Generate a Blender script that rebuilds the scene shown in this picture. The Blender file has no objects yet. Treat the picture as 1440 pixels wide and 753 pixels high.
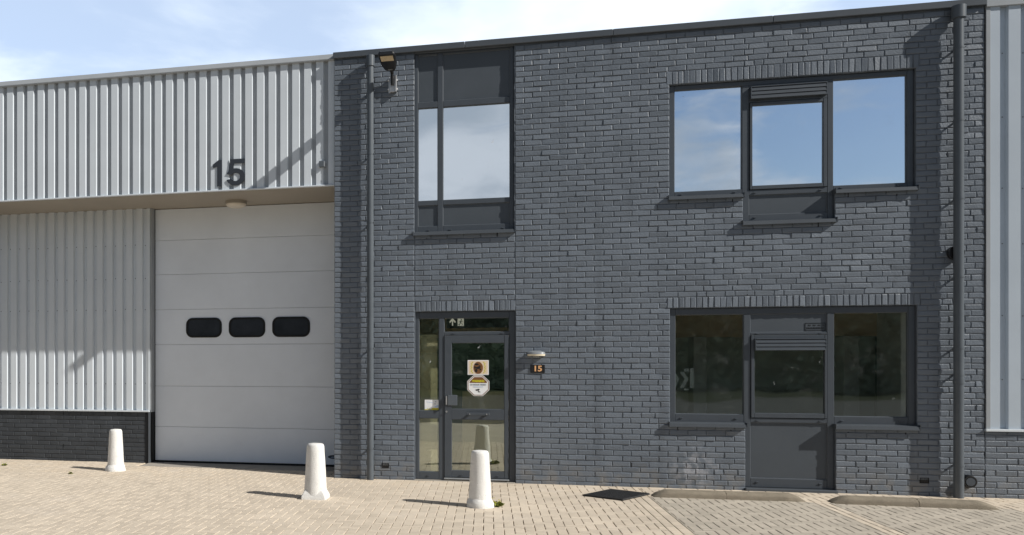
import bpy, bmesh, math, random
from mathutils import Vector, Matrix
random.seed(11)
sc = bpy.context.scene
COL = sc.collection

# ------------------------------------------------------------------ materials
def mat(name, col, rough=.5, spec=.5, metal=0., nscale=0., namt=0., bump=0., bscale=60., var=0., dirt=None):
    """principled surface with noise variation; var = strength of the per-face 'var' attribute"""
    m = bpy.data.materials.new(name); m.use_nodes = True
    nt = m.node_tree; N = nt.nodes; L = nt.links
    p = N['Principled BSDF']
    p.inputs['Roughness'].default_value = rough
    p.inputs['Metallic'].default_value = metal
    p.inputs['Specular IOR Level'].default_value = spec
    geo = N.new('ShaderNodeNewGeometry')
    col4 = (*col, 1)
    rgb = N.new('ShaderNodeRGB'); rgb.outputs[0].default_value = col4
    cur = rgb.outputs[0]
    def mulby(sock):
        nonlocal cur
        v = N.new('ShaderNodeVectorMath'); v.operation = 'SCALE'
        L.new(cur, v.inputs[0]); L.new(sock, v.inputs['Scale']); cur = v.outputs[0]
    if namt:
        n = N.new('ShaderNodeTexNoise'); n.inputs['Scale'].default_value = nscale or 4
        n.inputs['Detail'].default_value = 5; n.inputs['Roughness'].default_value = .6
        L.new(geo.outputs['Position'], n.inputs['Vector'])
        mr = N.new('ShaderNodeMapRange'); mr.inputs[1].default_value = .25; mr.inputs[2].default_value = .75
        mr.inputs[3].default_value = 1-namt; mr.inputs[4].default_value = 1+namt
        L.new(n.outputs['Fac'], mr.inputs[0]); mulby(mr.outputs[0])
    if var:
        a = N.new('ShaderNodeAttribute'); a.attribute_name = 'var'
        mr = N.new('ShaderNodeMapRange'); mr.inputs[3].default_value = 1-var; mr.inputs[4].default_value = 1+var
        L.new(a.outputs['Fac'], mr.inputs[0]); mulby(mr.outputs[0])
    if dirt:
        for (dscale, lo, hi, dcol, amt) in dirt:
            n = N.new('ShaderNodeTexNoise'); n.inputs['Scale'].default_value = dscale
            n.inputs['Detail'].default_value = 6; n.inputs['Roughness'].default_value = .65
            L.new(geo.outputs['Position'], n.inputs['Vector'])
            mr = N.new('ShaderNodeMapRange'); mr.inputs[1].default_value = lo; mr.inputs[2].default_value = hi
            mr.inputs[4].default_value = amt
            L.new(n.outputs['Fac'], mr.inputs[0])
            mx = N.new('ShaderNodeMix'); mx.data_type = 'RGBA'
            L.new(mr.outputs[0], mx.inputs[0]); L.new(cur, mx.inputs[6]); mx.inputs[7].default_value = (*dcol, 1)
            cur = mx.outputs[2]
    L.new(cur, p.inputs['Base Color'])
    if bump:
        n = N.new('ShaderNodeTexNoise'); n.inputs['Scale'].default_value = bscale
        n.inputs['Detail'].default_value = 5; n.inputs['Roughness'].default_value = .65
        L.new(geo.outputs['Position'], n.inputs['Vector'])
        b = N.new('ShaderNodeBump'); b.inputs['Strength'].default_value = 1.0; b.inputs['Distance'].default_value = bump
        L.new(n.outputs['Fac'], b.inputs['Height']); L.new(b.outputs[0], p.inputs['Normal'])
    return m

def glass(name, fac, tint, refl, smudge=.0, rough=.0):
    m = bpy.data.materials.new(name); m.use_nodes = True
    nt = m.node_tree; N = nt.nodes; L = nt.links
    N.remove(N['Principled BSDF']); out = N['Material Output']
    tr = N.new('ShaderNodeBsdfTransparent'); tr.inputs[0].default_value = (*tint, 1)
    gl = N.new('ShaderNodeBsdfGlossy'); gl.inputs[0].default_value = (*refl, 1); gl.inputs['Roughness'].default_value = rough
    geo = N.new('ShaderNodeNewGeometry')
    # slight waviness of the float glass
    wn = N.new('ShaderNodeTexNoise'); wn.inputs['Scale'].default_value = 1.3; wn.inputs['Detail'].default_value = 1
    L.new(geo.outputs['Position'], wn.inputs['Vector'])
    bp = N.new('ShaderNodeBump'); bp.inputs['Distance'].default_value = .004; bp.inputs['Strength'].default_value = .6
    L.new(wn.outputs['Fac'], bp.inputs['Height']); L.new(bp.outputs[0], gl.inputs['Normal'])
    mx = N.new('ShaderNodeMixShader'); mx.inputs[0].default_value = fac
    L.new(tr.outputs[0], mx.inputs[1]); L.new(gl.outputs[0], mx.inputs[2])
    cur = mx.outputs[0]
    if smudge:
        df = N.new('ShaderNodeBsdfDiffuse'); df.inputs[0].default_value = (.75, .78, .8, 1)
        n = N.new('ShaderNodeTexNoise'); n.inputs['Scale'].default_value = 3.1; n.inputs['Detail'].default_value = 9
        n.inputs['Roughness'].default_value = .78
        L.new(geo.outputs['Position'], n.inputs['Vector'])
        mr = N.new('ShaderNodeMapRange'); mr.inputs[1].default_value = .56; mr.inputs[2].default_value = .82
        mr.inputs[4].default_value = smudge
        L.new(n.outputs['Fac'], mr.inputs[0])
        sn = N.new('ShaderNodeTexNoise'); sn.inputs['Scale'].default_value = 7.5; sn.inputs['Detail'].default_value = 2.5; sn.inputs['Distortion'].default_value = 1.2
        L.new(geo.outputs['Position'], sn.inputs['Vector'])
        sm_ = N.new('ShaderNodeMapRange'); sm_.inputs[1].default_value = .735; sm_.inputs[2].default_value = .79; sm_.inputs[4].default_value = smudge*6
        L.new(sn.outputs['Fac'], sm_.inputs[0])
        mxm = N.new('ShaderNodeMath'); mxm.operation = 'MAXIMUM'; L.new(mr.outputs[0], mxm.inputs[0]); L.new(sm_.outputs[0], mxm.inputs[1]); mr = mxm
        m2 = N.new('ShaderNodeMixShader'); L.new(mr.outputs[0], m2.inputs[0])
        L.new(cur, m2.inputs[1]); L.new(df.outputs[0], m2.inputs[2]); cur = m2.outputs[0]
    L.new(cur, out.inputs['Surface'])
    return m

M = {}
M['brick'] = mat('painted_brick', (.145, .168, .199), .43, .5, nscale=1.1, namt=.14, bump=.0042, bscale=42, var=.07,
                 dirt=[(9., .60, .80, (.20, .22, .245), .45), (.6, .60, .8, (.19, .205, .225), .35), (2.2, .62, .82, (.075, .085, .10), .5)])
M['mortar'] = mat('painted_mortar', (.125, .144, .17), .65, .3, nscale=5, namt=.25, bump=.002, bscale=90)
M['plinth'] = mat('painted_plinth_brick', (.05, .056, .064), .6, .4, nscale=3, namt=.2, bump=.0015, bscale=60, var=.15)
M['frame'] = mat('anthracite_frame', (.062, .073, .087), .42, .45, nscale=6, namt=.07, bump=.0002, bscale=200)
M['panel'] = mat('anthracite_panel', (.068, .08, .094), .45, .45, nscale=2.5, namt=.08)
M['coping'] = mat('anthracite_coping', (.07, .08, .092), .4, .5, nscale=2, namt=.1)
M['bead'] = mat('sunlit_bead_grey', (.125, .14, .158), .4, .5, nscale=6, namt=.07)  # sunlit edge put into the colour: lighter than the frame
M['gasket'] = mat('black_rubber', (.012, .013, .015), .7, .3, nscale=20, namt=.2)
M['cladding'] = mat('light_grey_cladding', (.66, .71, .755), .38, .5, nscale=1.5, namt=.05,
                    dirt=[(3., .6, .85, (.45, .46, .46), .25)])
M['hall_clad'] = mat('blue_grey_cladding', (.46, .52, .585), .4, .5, nscale=1.5, namt=.05)
M['clad_coping'] = mat('grey_sheet_coping', (.36, .38, .40), .4, .5, nscale=3, namt=.08)
M['soffit'] = mat('cream_soffit', (.36, .325, .275), .55, .4, nscale=1.5, namt=.06)
M['screw'] = mat('screw_head', (.17, .18, .19), .4, .5, metal=.3)
M['jamb'] = mat('grey_jamb_flashing', (.33, .35, .37), .45, .4, nscale=3, namt=.08)
M['door_panel'] = mat('light_grey_door', (.79, .845, .91), .68, .25, nscale=1.2, namt=.05, bump=.0003, bscale=300)
M['dark_pane'] = mat('dark_acrylic', (.032, .037, .047), .12, .6, nscale=3, namt=.3)
M['pipe'] = mat('grey_pvc_pipe', (.095, .11, .126), .36, .5, nscale=3, namt=.1)
M['steel'] = mat('galvanised_steel', (.5, .5, .5), .35, .5, metal=.8, nscale=8, namt=.15)
M['black'] = mat('black_plastic', (.012, .012, .013), .35, .5, nscale=9, namt=.2)
M['number'] = mat('dark_numeral', (.035, .04, .05), .4, .5, nscale=8, namt=.08)
M['cream_lens'] = mat('cream_lens', (.8, .72, .55), .4, .4, nscale=20, namt=.08)
M['led'] = mat('led_window', (.62, .5, .32), .3, .5, nscale=40, namt=.2)
M['opal'] = mat('opal_diffuser', (.72, .66, .57), .35, .5, nscale=9, namt=.03)
M['lampmetal'] = mat('grey_lamp_metal', (.32, .34, .36), .35, .5, metal=.3, nscale=9, namt=.1)
M['orange'] = mat('orange_numeral', (.75, .42, .2), .5, .4, nscale=20, namt=.05)
M['white'] = mat('white_paper', (.85, .86, .87), .5, .3, nscale=10, namt=.02)
M['yellow'] = mat('yellow_print', (.62, .54, .03), .5, .3, nscale=10, namt=.05)
M['brown'] = mat('brown_print', (.2, .09, .035), .5, .3, nscale=20, namt=.15)
M['cream'] = mat('cream_print', (.75, .62, .48), .5, .3, nscale=10, namt=.08)
M['blue'] = mat('pale_blue_print', (.5, .62, .8), .5, .3, nscale=10, namt=.05)
M['greytext'] = mat('grey_print', (.3, .33, .36), .5, .3, nscale=10, namt=.05)
M['navy'] = mat('navy_badge', (.02, .045, .08), .4, .5, nscale=10, namt=.1)
M['bollard'] = mat('white_painted_concrete', (.80, .79, .76), .75, .25, nscale=9, namt=.05, bump=.007, bscale=65,
                   dirt=[(14., .60, .74, (.42, .39, .34), .5), (45., .63, .72, (.33, .30, .26), .7), (5., .60, .78, (.50, .47, .41), .6)])
M['paver'] = mat('tan_paver', (.62, .535, .43), .85, .25, nscale=1.0, namt=.08, bump=.0025, bscale=170, var=.08,
                 dirt=[(.9, .55, .75, (.68, .605, .52), .5), (22., .62, .78, (.40, .32, .24), .45), (.35, .55, .72, (.40, .345, .285), .45)])
M['paver_grey'] = mat('greybrown_paver', (.475, .425, .355), .85, .25, nscale=1.0, namt=.08, bump=.0025, bscale=170, var=.09,
                      dirt=[(1.1, .55, .75, (.44, .39, .32), .5), (22., .62, .78, (.2, .165, .125), .5)])
M['joint'] = mat('sandy_joint', (.29, .235, .17), .95, .1, nscale=9, namt=.3, bump=.003, bscale=120)
M['kerb'] = mat('weathered_concrete', (.25, .215, .165), .9, .2, nscale=9, namt=.2, bump=.008, bscale=80,
                dirt=[(16., .58, .75, (.25, .2, .15), .55)])
M['slab'] = mat('threshold_concrete', (.36, .33, .29), .9, .2, nscale=5, namt=.16, bump=.003, bscale=110)
M['mat'] = mat('black_rubber_mat', (.018, .018, .019), .7, .35, nscale=30, namt=.3)
M['outer'] = mat('unseen_dark_paver', (.17, .155, .13), .9, .2, nscale=2, namt=.15)  # unseen outer paving, darkened so less light bounces onto the wall
M['mat_rib'] = mat('lighter_rubber', (.055, .055, .056), .6, .4, nscale=30, namt=.3)  # raised grid in a lighter tone than the mat base
M['asphalt'] = mat('asphalt', (.055, .055, .052), .9, .3, nscale=3, namt=.15, bump=.003, bscale=90)
M['verge'] = mat('grass_verge', (.03, .035, .018), .95, .1, nscale=2, namt=.3, bump=.02, bscale=30)
M['leaf'] = mat('hedge_leaf', (.15, .175, .125), .7, .3, nscale=2, namt=.2, var=.15)
M['weed'] = mat('weed_leaf', (.19, .21, .05), .7, .3, nscale=30, namt=.2, var=.5)
M['weed_dry'] = mat('weed_flower', (.42, .38, .03), .7, .3, nscale=30, namt=.3)
M['in_dark'] = mat('office_wall_olive', (.60, .62, .56), .8, .3, nscale=.7, namt=.25)
M['in_brown'] = mat('office_wood_panel', (.75, .54, .34), .7, .3, nscale=1.5, namt=.25)
M['in_light'] = mat('office_pilaster', (.72, .72, .70), .8, .3, nscale=1.5, namt=.12)
M['in_beige'] = mat('hall_partition', (.72, .58, .40), .8, .3, nscale=1.5, namt=.2)
M['in_green'] = mat('hall_green_wall', (.24, .36, .28), .8, .3, nscale=1.1, namt=.35)
M['in_floor'] = mat('office_floor', (.42, .40, .37), .7, .3, nscale=3, namt=.2)
M['decal'] = mat('pale_decal', (.13, .145, .155), .6, .3, nscale=9, namt=.05)
M['exit'] = mat('exit_pictogram', (.8, .8, .72), .5, .3, nscale=9, namt=.03)
M['exit'].node_tree.nodes['Principled BSDF'].inputs['Emission Color'].default_value = (1, .95, .8, 1)
M['exit'].node_tree.nodes['Principled BSDF'].inputs['Emission Strength'].default_value = .35
M['glass_up'] = glass('reflective_glass', .86, (.5, .53, .52), (.93, .97, 1.0), .10)
M['glass_low'] = glass('tinted_glass', .20, (.93, .95, .93), (.9, .95, .92), .07, .025)
M['glass_door'] = glass('door_glass', .24, (.90, .95, .90), (.95, .97, .92), .10)

def weather(m):
    """faint rain streaks, dust splashed up from the ground and one patch of salt bloom"""
    nt = m.node_tree; N = nt.nodes; L = nt.links; p = N['Principled BSDF']
    cur = p.inputs['Base Color'].links[0].from_socket
    geo = N.new('ShaderNodeNewGeometry'); sp = N.new('ShaderNodeSeparateXYZ'); L.new(geo.outputs['Position'], sp.inputs[0])
    def noise(scale, vec=None, detail=5):
        n = N.new('ShaderNodeTexNoise'); n.inputs['Scale'].default_value = scale; n.inputs['Detail'].default_value = detail
        if vec:
            v = N.new('ShaderNodeVectorMath'); v.operation = 'MULTIPLY'; L.new(geo.outputs['Position'], v.inputs[0]); v.inputs[1].default_value = vec; L.new(v.outputs[0], n.inputs['Vector'])
        else: L.new(geo.outputs['Position'], n.inputs['Vector'])
        return n.outputs['Fac']
    def rng(sock, a, b, lo, hi):
        q = N.new('ShaderNodeMapRange'); q.interpolation_type = 'SMOOTHSTEP'
        for k, v in zip((1, 2, 3, 4), (a, b, lo, hi)): q.inputs[k].default_value = v
        L.new(sock, q.inputs[0]); return q.outputs[0]
    def mul(a, b):
        q = N.new('ShaderNodeMath'); q.operation = 'MULTIPLY'; L.new(a, q.inputs[0]); L.new(b, q.inputs[1]); return q.outputs[0]
    def mix(fac, col):
        nonlocal cur
        x = N.new('ShaderNodeMix'); x.data_type = 'RGBA'; L.new(fac, x.inputs[0]); L.new(cur, x.inputs[6]); x.inputs[7].default_value = (*col, 1); cur = x.outputs[2]
    mix(rng(noise(1.0, (5, 5, .35)), .52, .72, 0, .38), (.085, .098, .115))
    mix(mul(rng(sp.outputs['Z'], .02, .42, .55, 0), rng(noise(6), .40, .65, 0, 1)), (.235, .22, .20))
    d = N.new('ShaderNodeVectorMath'); d.operation = 'DISTANCE'; L.new(geo.outputs['Position'], d.inputs[0]); d.inputs[1].default_value = (4.95, 0, .26)
    mix(mul(rng(d.outputs['Value'], .04, .42, .75, 0), rng(noise(11), .42, .62, 0, 1)), (.36, .37, .40))
    L.new(cur, p.inputs['Base Color'])
weather(M['brick']); weather(M['mortar'])
def sandy(m):
    """loose sand gathered on the paving towards the foot of the wall"""
    nt = m.node_tree; N = nt.nodes; L = nt.links; p = N['Principled BSDF']; cur = p.inputs['Base Color'].links[0].from_socket
    geo = N.new('ShaderNodeNewGeometry'); sp = N.new('ShaderNodeSeparateXYZ'); L.new(geo.outputs['Position'], sp.inputs[0])
    n = N.new('ShaderNodeTexNoise'); n.inputs['Scale'].default_value = 2.6; n.inputs['Detail'].default_value = 7; n.inputs['Roughness'].default_value = .7; L.new(geo.outputs['Position'], n.inputs['Vector'])
    a = N.new('ShaderNodeMapRange'); a.inputs[1].default_value = .42; a.inputs[2].default_value = .62; L.new(n.outputs['Fac'], a.inputs[0])
    b = N.new('ShaderNodeMapRange'); b.interpolation_type = 'SMOOTHSTEP'; b.inputs[1].default_value = -1.3; b.inputs[2].default_value = -.25; b.inputs[4].default_value = .8; L.new(sp.outputs['Y'], b.inputs[0])
    c = N.new('ShaderNodeMath'); c.operation = 'MULTIPLY'; L.new(a.outputs[0], c.inputs[0]); L.new(b.outputs[0], c.inputs[1])
    x = N.new('ShaderNodeMix'); x.data_type = 'RGBA'; L.new(c.outputs[0], x.inputs[0]); L.new(cur, x.inputs[6]); x.inputs[7].default_value = (.62, .52, .40, 1); L.new(x.outputs[2], p.inputs['Base Color'])
sandy(M['paver']); sandy(M['joint'])

# ------------------------------------------------------------------ object helpers
def raw(name, verts, faces, m, parent=None, var=None, smooth=False):
    me = bpy.data.meshes.new(name); me.from_pydata(verts, [], faces); me.update()
    if var is not None:
        a = me.attributes.new('var', 'FLOAT', 'FACE'); a.data.foreach_set('value', var)
    if smooth:
        me.polygons.foreach_set('use_smooth', [True]*len(me.polygons))
    o = bpy.data.objects.new(name, me); COL.objects.link(o)
    for mm in (m if isinstance(m, (list, tuple)) else [m]): me.materials.append(mm)
    o.parent = parent
    return o
def obj(name, bm, m, parent=None, smooth=False, loc=None):
    me = bpy.data.meshes.new(name); bmesh.ops.recalc_face_normals(bm, faces=bm.faces); bm.to_mesh(me); bm.free()
    for mm in (m if isinstance(m, (list, tuple)) else [m]): me.materials.append(mm)
    if smooth:
        me.polygons.foreach_set('use_smooth', [True]*len(me.polygons))
        try: me.set_sharp_from_angle(angle=math.radians(38))
        except Exception: pass
    o = bpy.data.objects.new(name, me); COL.objects.link(o); o.parent = parent
    if loc: o.location = loc
    return o
def thing(name, label, cat, loc=(0, 0, 0), group=None, rz=0):
    o = bpy.data.objects.new(name, None); COL.objects.link(o); o.location = loc; o.rotation_euler.z = rz
    o['label'] = label; o['category'] = cat
    if group: o['group'] = group
    return o
def tag(o, label, cat, group=None):
    o['label'] = label; o['category'] = cat
    if group: o['group'] = group
    return o
def struct(o): o['kind'] = 'structure'; return o
def B(): return bmesh.new()
def box(bm, x0, x1, y0, y1, z0, z1, c=0., mi=0):
    vs = [bm.verts.new((x, y, z)) for x in (x0, x1) for y in (y0, y1) for z in (z0, z1)]
    idx = [(0, 1, 3, 2), (4, 6, 7, 5), (0, 4, 5, 1), (2, 3, 7, 6), (0, 2, 6, 4), (1, 5, 7, 3)]
    fs = [bm.faces.new([vs[i] for i in f]) for f in idx]
    for f in fs: f.material_index = mi
    if c:
        es = list({e for f in fs for e in f.edges})
        r = bmesh.ops.bevel(bm, geom=es, offset=c, segments=1, affect='EDGES')
        for f in r['faces']: f.material_index = mi
    return vs
def prism(bm, pts, y0, y1, mi=0):
    """polygon pts (x,z) extruded from y0 (front) to y1"""
    a = [bm.verts.new((x, y0, z)) for x, z in pts]; b = [bm.verts.new((x, y1, z)) for x, z in pts]
    fs = [bm.faces.new(a), bm.faces.new(b[::-1])]
    n = len(pts)
    for i in range(n): fs.append(bm.faces.new((a[i], b[i], b[(i+1) % n], a[(i+1) % n])))
    for f in fs: f.material_index = mi
def cyl(bm, p0, p1, r0, r1=None, n=20, cap=True):
    r1 = r0 if r1 is None else r1
    p0 = Vector(p0); p1 = Vector(p1); d = (p1-p0).normalized()
    u = d.orthogonal().normalized(); w = d.cross(u)
    A = [bm.verts.new(p0+(u*math.cos(t)+w*math.sin(t))*r0) for t in [2*math.pi*i/n for i in range(n)]]
    Bv = [bm.verts.new(p1+(u*math.cos(t)+w*math.sin(t))*r1) for t in [2*math.pi*i/n for i in range(n)]]
    for i in range(n): bm.faces.new((A[i], A[(i+1) % n], Bv[(i+1) % n], Bv[i]))
    if cap: bm.faces.new(A[::-1]); bm.faces.new(Bv)
def lathe(bm, prof, n=32, sq=0.0, jit=0.0):
    rings = []
    for r, z in prof:
        ring = []
        for i in range(n):
            t = 2*math.pi*i/n; rr = r*(1+random.uniform(-jit, jit))
            ring.append(bm.verts.new((rr*math.cos(t), rr*math.sin(t), z)))
        rings.append(ring)
    for a, b in zip(rings, rings[1:]):
        for i in range(n): bm.faces.new((a[i], a[(i+1) % n], b[(i+1) % n], b[i]))
    bm.faces.new(rings[0][::-1]); bm.faces.new(rings[-1])
def text_mesh(name, body, size, m, parent, loc, bold=.0, depth=.002, width=None):
    cu = bpy.data.curves.new('txt', 'FONT'); cu.body = body; cu.size = size; cu.offset = bold; cu.extrude = depth
    cu.align_x = 'CENTER'; cu.align_y = 'CENTER'; cu.resolution_u = 3
    t = bpy.data.objects.new('txt', cu); COL.objects.link(t)
    dg = bpy.context.evaluated_depsgraph_get(); me = bpy.data.meshes.new_from_object(t.evaluated_get(dg))
    bpy.data.objects.remove(t); bpy.data.curves.remove(cu)
    xs = [v.co.x for v in me.vertices]; w = max(xs)-min(xs)
    s = (width/w) if width else 1
    for v in me.vertices:
        x, y, z = v.co; v.co = (x*s, -z, y)
    me.name = name; me.materials.clear(); me.materials.append(m)
    o = bpy.data.objects.new(name, me); COL.objects.link(o); o.parent = parent; o.location = loc
    return o

# ------------------------------------------------------------------ brickwork
def brickwork(name, x0, x1, zones, z0, z1, openings, rollers, yf, m, parent, relief=.0105, tilt=.0026, seed=3):
    """painted brick face: single bricks standing proud of a recessed joint, laid in wild bond round the openings"""
    rnd = random.Random(seed)
    V = []; Fc = []; var = []
    def one(a, b, c, d):
        # a..b in x, c..d in z
        if b-a < .02 or d-c < .02: return
        e = rnd.uniform(.005, .0085); n = len(V); v = rnd.random()
        yb = yf+relief
        y0_ = yf+rnd.uniform(-tilt, tilt)*.6; tx = rnd.gauss(0, .9)*tilt; tz = rnd.gauss(0, .5)*tilt
        ys = [y0_-tx-tz, y0_+tx-tz, y0_+tx+tz, y0_-tx+tz]; ys = [min(max(q+rnd.uniform(-.0006, .0006), yf-.006), yf+.0055) for q in ys]
        j = lambda: rnd.uniform(-.0026, .0026)
        cs = [(a+j(), c+j()), (b+j(), c+j()), (b+j(), d+j()), (a+j(), d+j())]
        for x, z in cs: V.append((x, yb, z))
        for (x, z), y in zip(cs, ys): V.append((x, y+.0048, z))
        ins = [(1, 1), (-1, 1), (-1, -1), (1, -1)]
        for (x, z), (sx, sz), y in zip(cs, ins, ys): V.append((x+sx*e, y, z+sz*e))
        for k in range(4):
            k2 = (k+1) % 4
            Fc.append((n+k, n+k2, n+4+k2, n+4+k)); Fc.append((n+4+k, n+4+k2, n+8+k2, n+8+k)); var.extend([v, v])
        Fc.append((n+8, n+9, n+10, n+11)); var.append(v)
    H = .075; g = .0085; S = .236; HD = .118
    k = 0; z = z0; prev = set()
    while z < z1-.01:
        zt = min(z+H, z1); zm = (z+zt)/2
        blocked = [(o[0], o[1]) for o in openings+rollers if o[2] < zm < o[3]]
        cur = set()
        for (za, zb, zlo, zhi) in zones:
            if not (zlo-.01 < zm < zhi+.01): continue
            iv = [(za, zb)]
            for (p, q) in blocked:
                nv = []
                for (s, t) in iv:
                    if q <= s or p >= t: nv.append((s, t)); continue
                    if p > s: nv.append((s, p))
                    if q < t: nv.append((q, t))
                iv = nv
            for (s, t) in iv:
                # lay the run brick by brick, keeping joints off those of the course below
                L_ = t-s; ws = []; tot = 0
                while L_-tot > .262:
                    if not ws: cand = [S, HD, .177] if k % 2 else [HD, S, .177]
                    else: cand = [S, HD, .177] if rnd.random() < .87 else [HD, S, .177]
                    cand = [c for c in cand if L_-tot-c >= .088] or [HD]
                    good = [c for c in cand if not any(abs(s+tot+c-q) < .036 for q in prev)]
                    w = (good or cand)[0]+(rnd.uniform(-.006, .006) if L_-tot > .5 else 0)
                    ws.append(w); tot += w
                ws.append(L_-tot); x = s
                for q, w in enumerate(ws):
                    jz = rnd.uniform(-.0015, .0015); last = q == len(ws)-1
                    one(x+(g/2 if q else .001), x+w-(.001 if last else g/2), z+g/2+jz, zt-g/2+jz)
                    x += w
                    if not last: cur.add(x)
        prev = cur; z = zt; k += 1
    for (a, b, c, d) in rollers:
        nb = max(1, round((b-a)/.0745)); w = (b-a)/nb
        for i in range(nb): one(a+i*w+g/2, a+(i+1)*w-g/2, c+.004, d-g/2)
    return raw(name, V, Fc, m, parent, var)

def backing(name, x0, x1, z0, z1, openings, y0, y1, m, parent):
    xs = sorted({x0, x1, *[v for o in openings for v in (o[0], o[1]) if x0 < v < x1]})
    zs = sorted({z0, z1, *[v for o in openings for v in (o[2], o[3]) if z0 < v < z1]})
    bm = B(); grid = {}
    def vert(i, j, y):
        if (i, j, y) not in grid: grid[i, j, y] = bm.verts.new((xs[i], y, zs[j]))
        return grid[i, j, y]
    def solid(i, j):
        if not (0 <= i < len(xs)-1 and 0 <= j < len(zs)-1): return False
        x = (xs[i]+xs[i+1])/2; z = (zs[j]+zs[j+1])/2
        return not any(o[0] < x < o[1] and o[2] < z < o[3] for o in openings)
    for i in range(len(xs)-1):
        for j in range(len(zs)-1):
            if not solid(i, j): continue
            for y in (y0, y1):
                bm.faces.new([vert(i, j, y), vert(i+1, j, y), vert(i+1, j+1, y), vert(i, j+1, y)])
            for (di, dj, a, b) in ((-1, 0, (i, j), (i, j+1)), (1, 0, (i+1, j), (i+1, j+1)), (0, -1, (i, j), (i+1, j)), (0, 1, (i, j+1), (i+1, j+1))):
                if not solid(i+di, j+dj):
                    bm.faces.new([vert(*a, y0), vert(*b, y0), vert(*b, y1), vert(*a, y1)])
    return obj(name, bm, m, parent)

# ================================================================== OFFICE BUILDING
office = thing('office_building', 'two storey dark grey painted brick office with anthracite windows and glazed door', 'office building', (0, 0, 0))
OPEN = [(1.180, 2.585, 3.571, 6.21),            # tall window
        (1.195, 2.605, -.03, 2.446),            # entrance
        (4.628, 7.574, 3.946, 5.49), (5.545, 6.645, 3.571, 5.49),   # upper window with its dropped middle
        (4.637, 7.590, .871, 2.446), (5.575, 6.655, -.03, 2.446)]   # lower window with its dropped middle
ROLL = [(1.195, 2.605, 2.446, 2.596), (4.600, 7.626, 2.446, 2.596), (4.590, 7.615, 5.49, 5.671)]
ZONES = [(0.0, 1.180, -.1, 7), (1.188, 2.592, -.1, 7), (2.600, 8.335, -.1, 7)]
brickwork('brick_wall', 0, 8.335, ZONES, -.029, 6.21, OPEN, ROLL, 0., M['brick'], office)
backing('wall_core', .004, 8.333, -.2, 6.215, OPEN, .0085, .30, M['mortar'], office)
bm = B()
for x, z in ((1.36, 3.535), (2.35, 3.535), (4.74, .80), (5.40, .80), (6.80, .80), (7.46, .80), (4.75, 3.89), (5.42, 3.89), (6.80, 3.89), (7.36, 3.89), (5.68, 3.52), (6.45, 3.52),
             (3.05, .30), (4.15, .30), (6.92, .31), (3.9, 2.66), (5.6, 2.64), (7.0, 2.66), (2.1, 2.68)):
    bm = B(); box(bm, x-.006, x+.006, .0015, .008, z-.032, z+.032); obj('weep_hole', bm, M['gasket'], office)
# coping
bm = B()
xc = -.012
for xe in (1.9, 3.9, 5.9, 8.34):
    box(bm, xc, xe-.0015, -.045, .36, 6.213, 6.303, .006); xc = xe+.0015
obj('coping', bm, M['coping'], office)
# rest of the shell
bm = B(); box(bm, .004, 8.33, .302, 9.9, 6.0, 6.19); obj('roof', bm, M['asphalt'], office)
bm = B()
box(bm, .004, .2, .302, 9.9, -.2, 5.998); box(bm, 8.13, 8.33, .302, 9.9, -.2, 5.998); box(bm, .202, 8.128, 9.7, 9.9, -.2, 5.998)
obj('rear_wall', bm, M['plinth'], office)
# rooms behind the glass
bm = B()
box(bm, .202, 8.128, .302, 9.698, 2.80, 3.10); box(bm, .202, 8.128, .302, 9.698, -.2, -.004)
obj('floor_slab', bm, M['in_floor'], office)
bm = B(); box(bm, 3.3, 3.4, .302, 9.6, -.003, 2.798); obj('partition_wall', bm, M['in_green'], office)
bm = B(); box(bm, 3.402, 8.127, 2.6, 2.7, -.003, 2.12); obj('office_back_wall', bm, M['in_dark'], office)
bm = B(); box(bm, 3.402, 8.127, 2.35, 2.7, 2.122, 2.797); obj('office_bulkhead', bm, M['in_brown'], office)
for x0, x1 in ((5.42, 5.62), (7.56, 7.78)):
    bm = B(); box(bm, x0, x1, 2.25, 2.598, -.003, 2.12, .01); obj('office_pilaster', bm, M['in_light'], office)
bm = B(); box(bm, 8.05, 8.127, .305, 2.34, -.003, 2.797); obj('office_side_lining', bm, M['in_light'], office)
bm = B(); box(bm, 7.528, 7.540, .118, .299, 1.0, 2.36); obj('inner_reveal', bm, M['white'], office)
bm = B(); box(bm, .202, 3.298, 1.1, 1.2, -.003, 2.10); obj('hall_back_wall', bm, M['in_green'], office)
bm = B(); box(bm, .202, 3.298, 1.0, 1.2, 2.102, 2.797); obj('hall_bulkhead', bm, M['in_brown'], office)
bm = B(); box(bm, .9, 1.50, .20, .23, -.003, 2.12); obj('hall_screen', bm, M['in_beige'], office)
bm = B(); box(bm, 1.85, 2.75, .55, .60, -.003, 1.28, .004); obj('hall_counter', bm, M['in_beige'], office)

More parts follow.
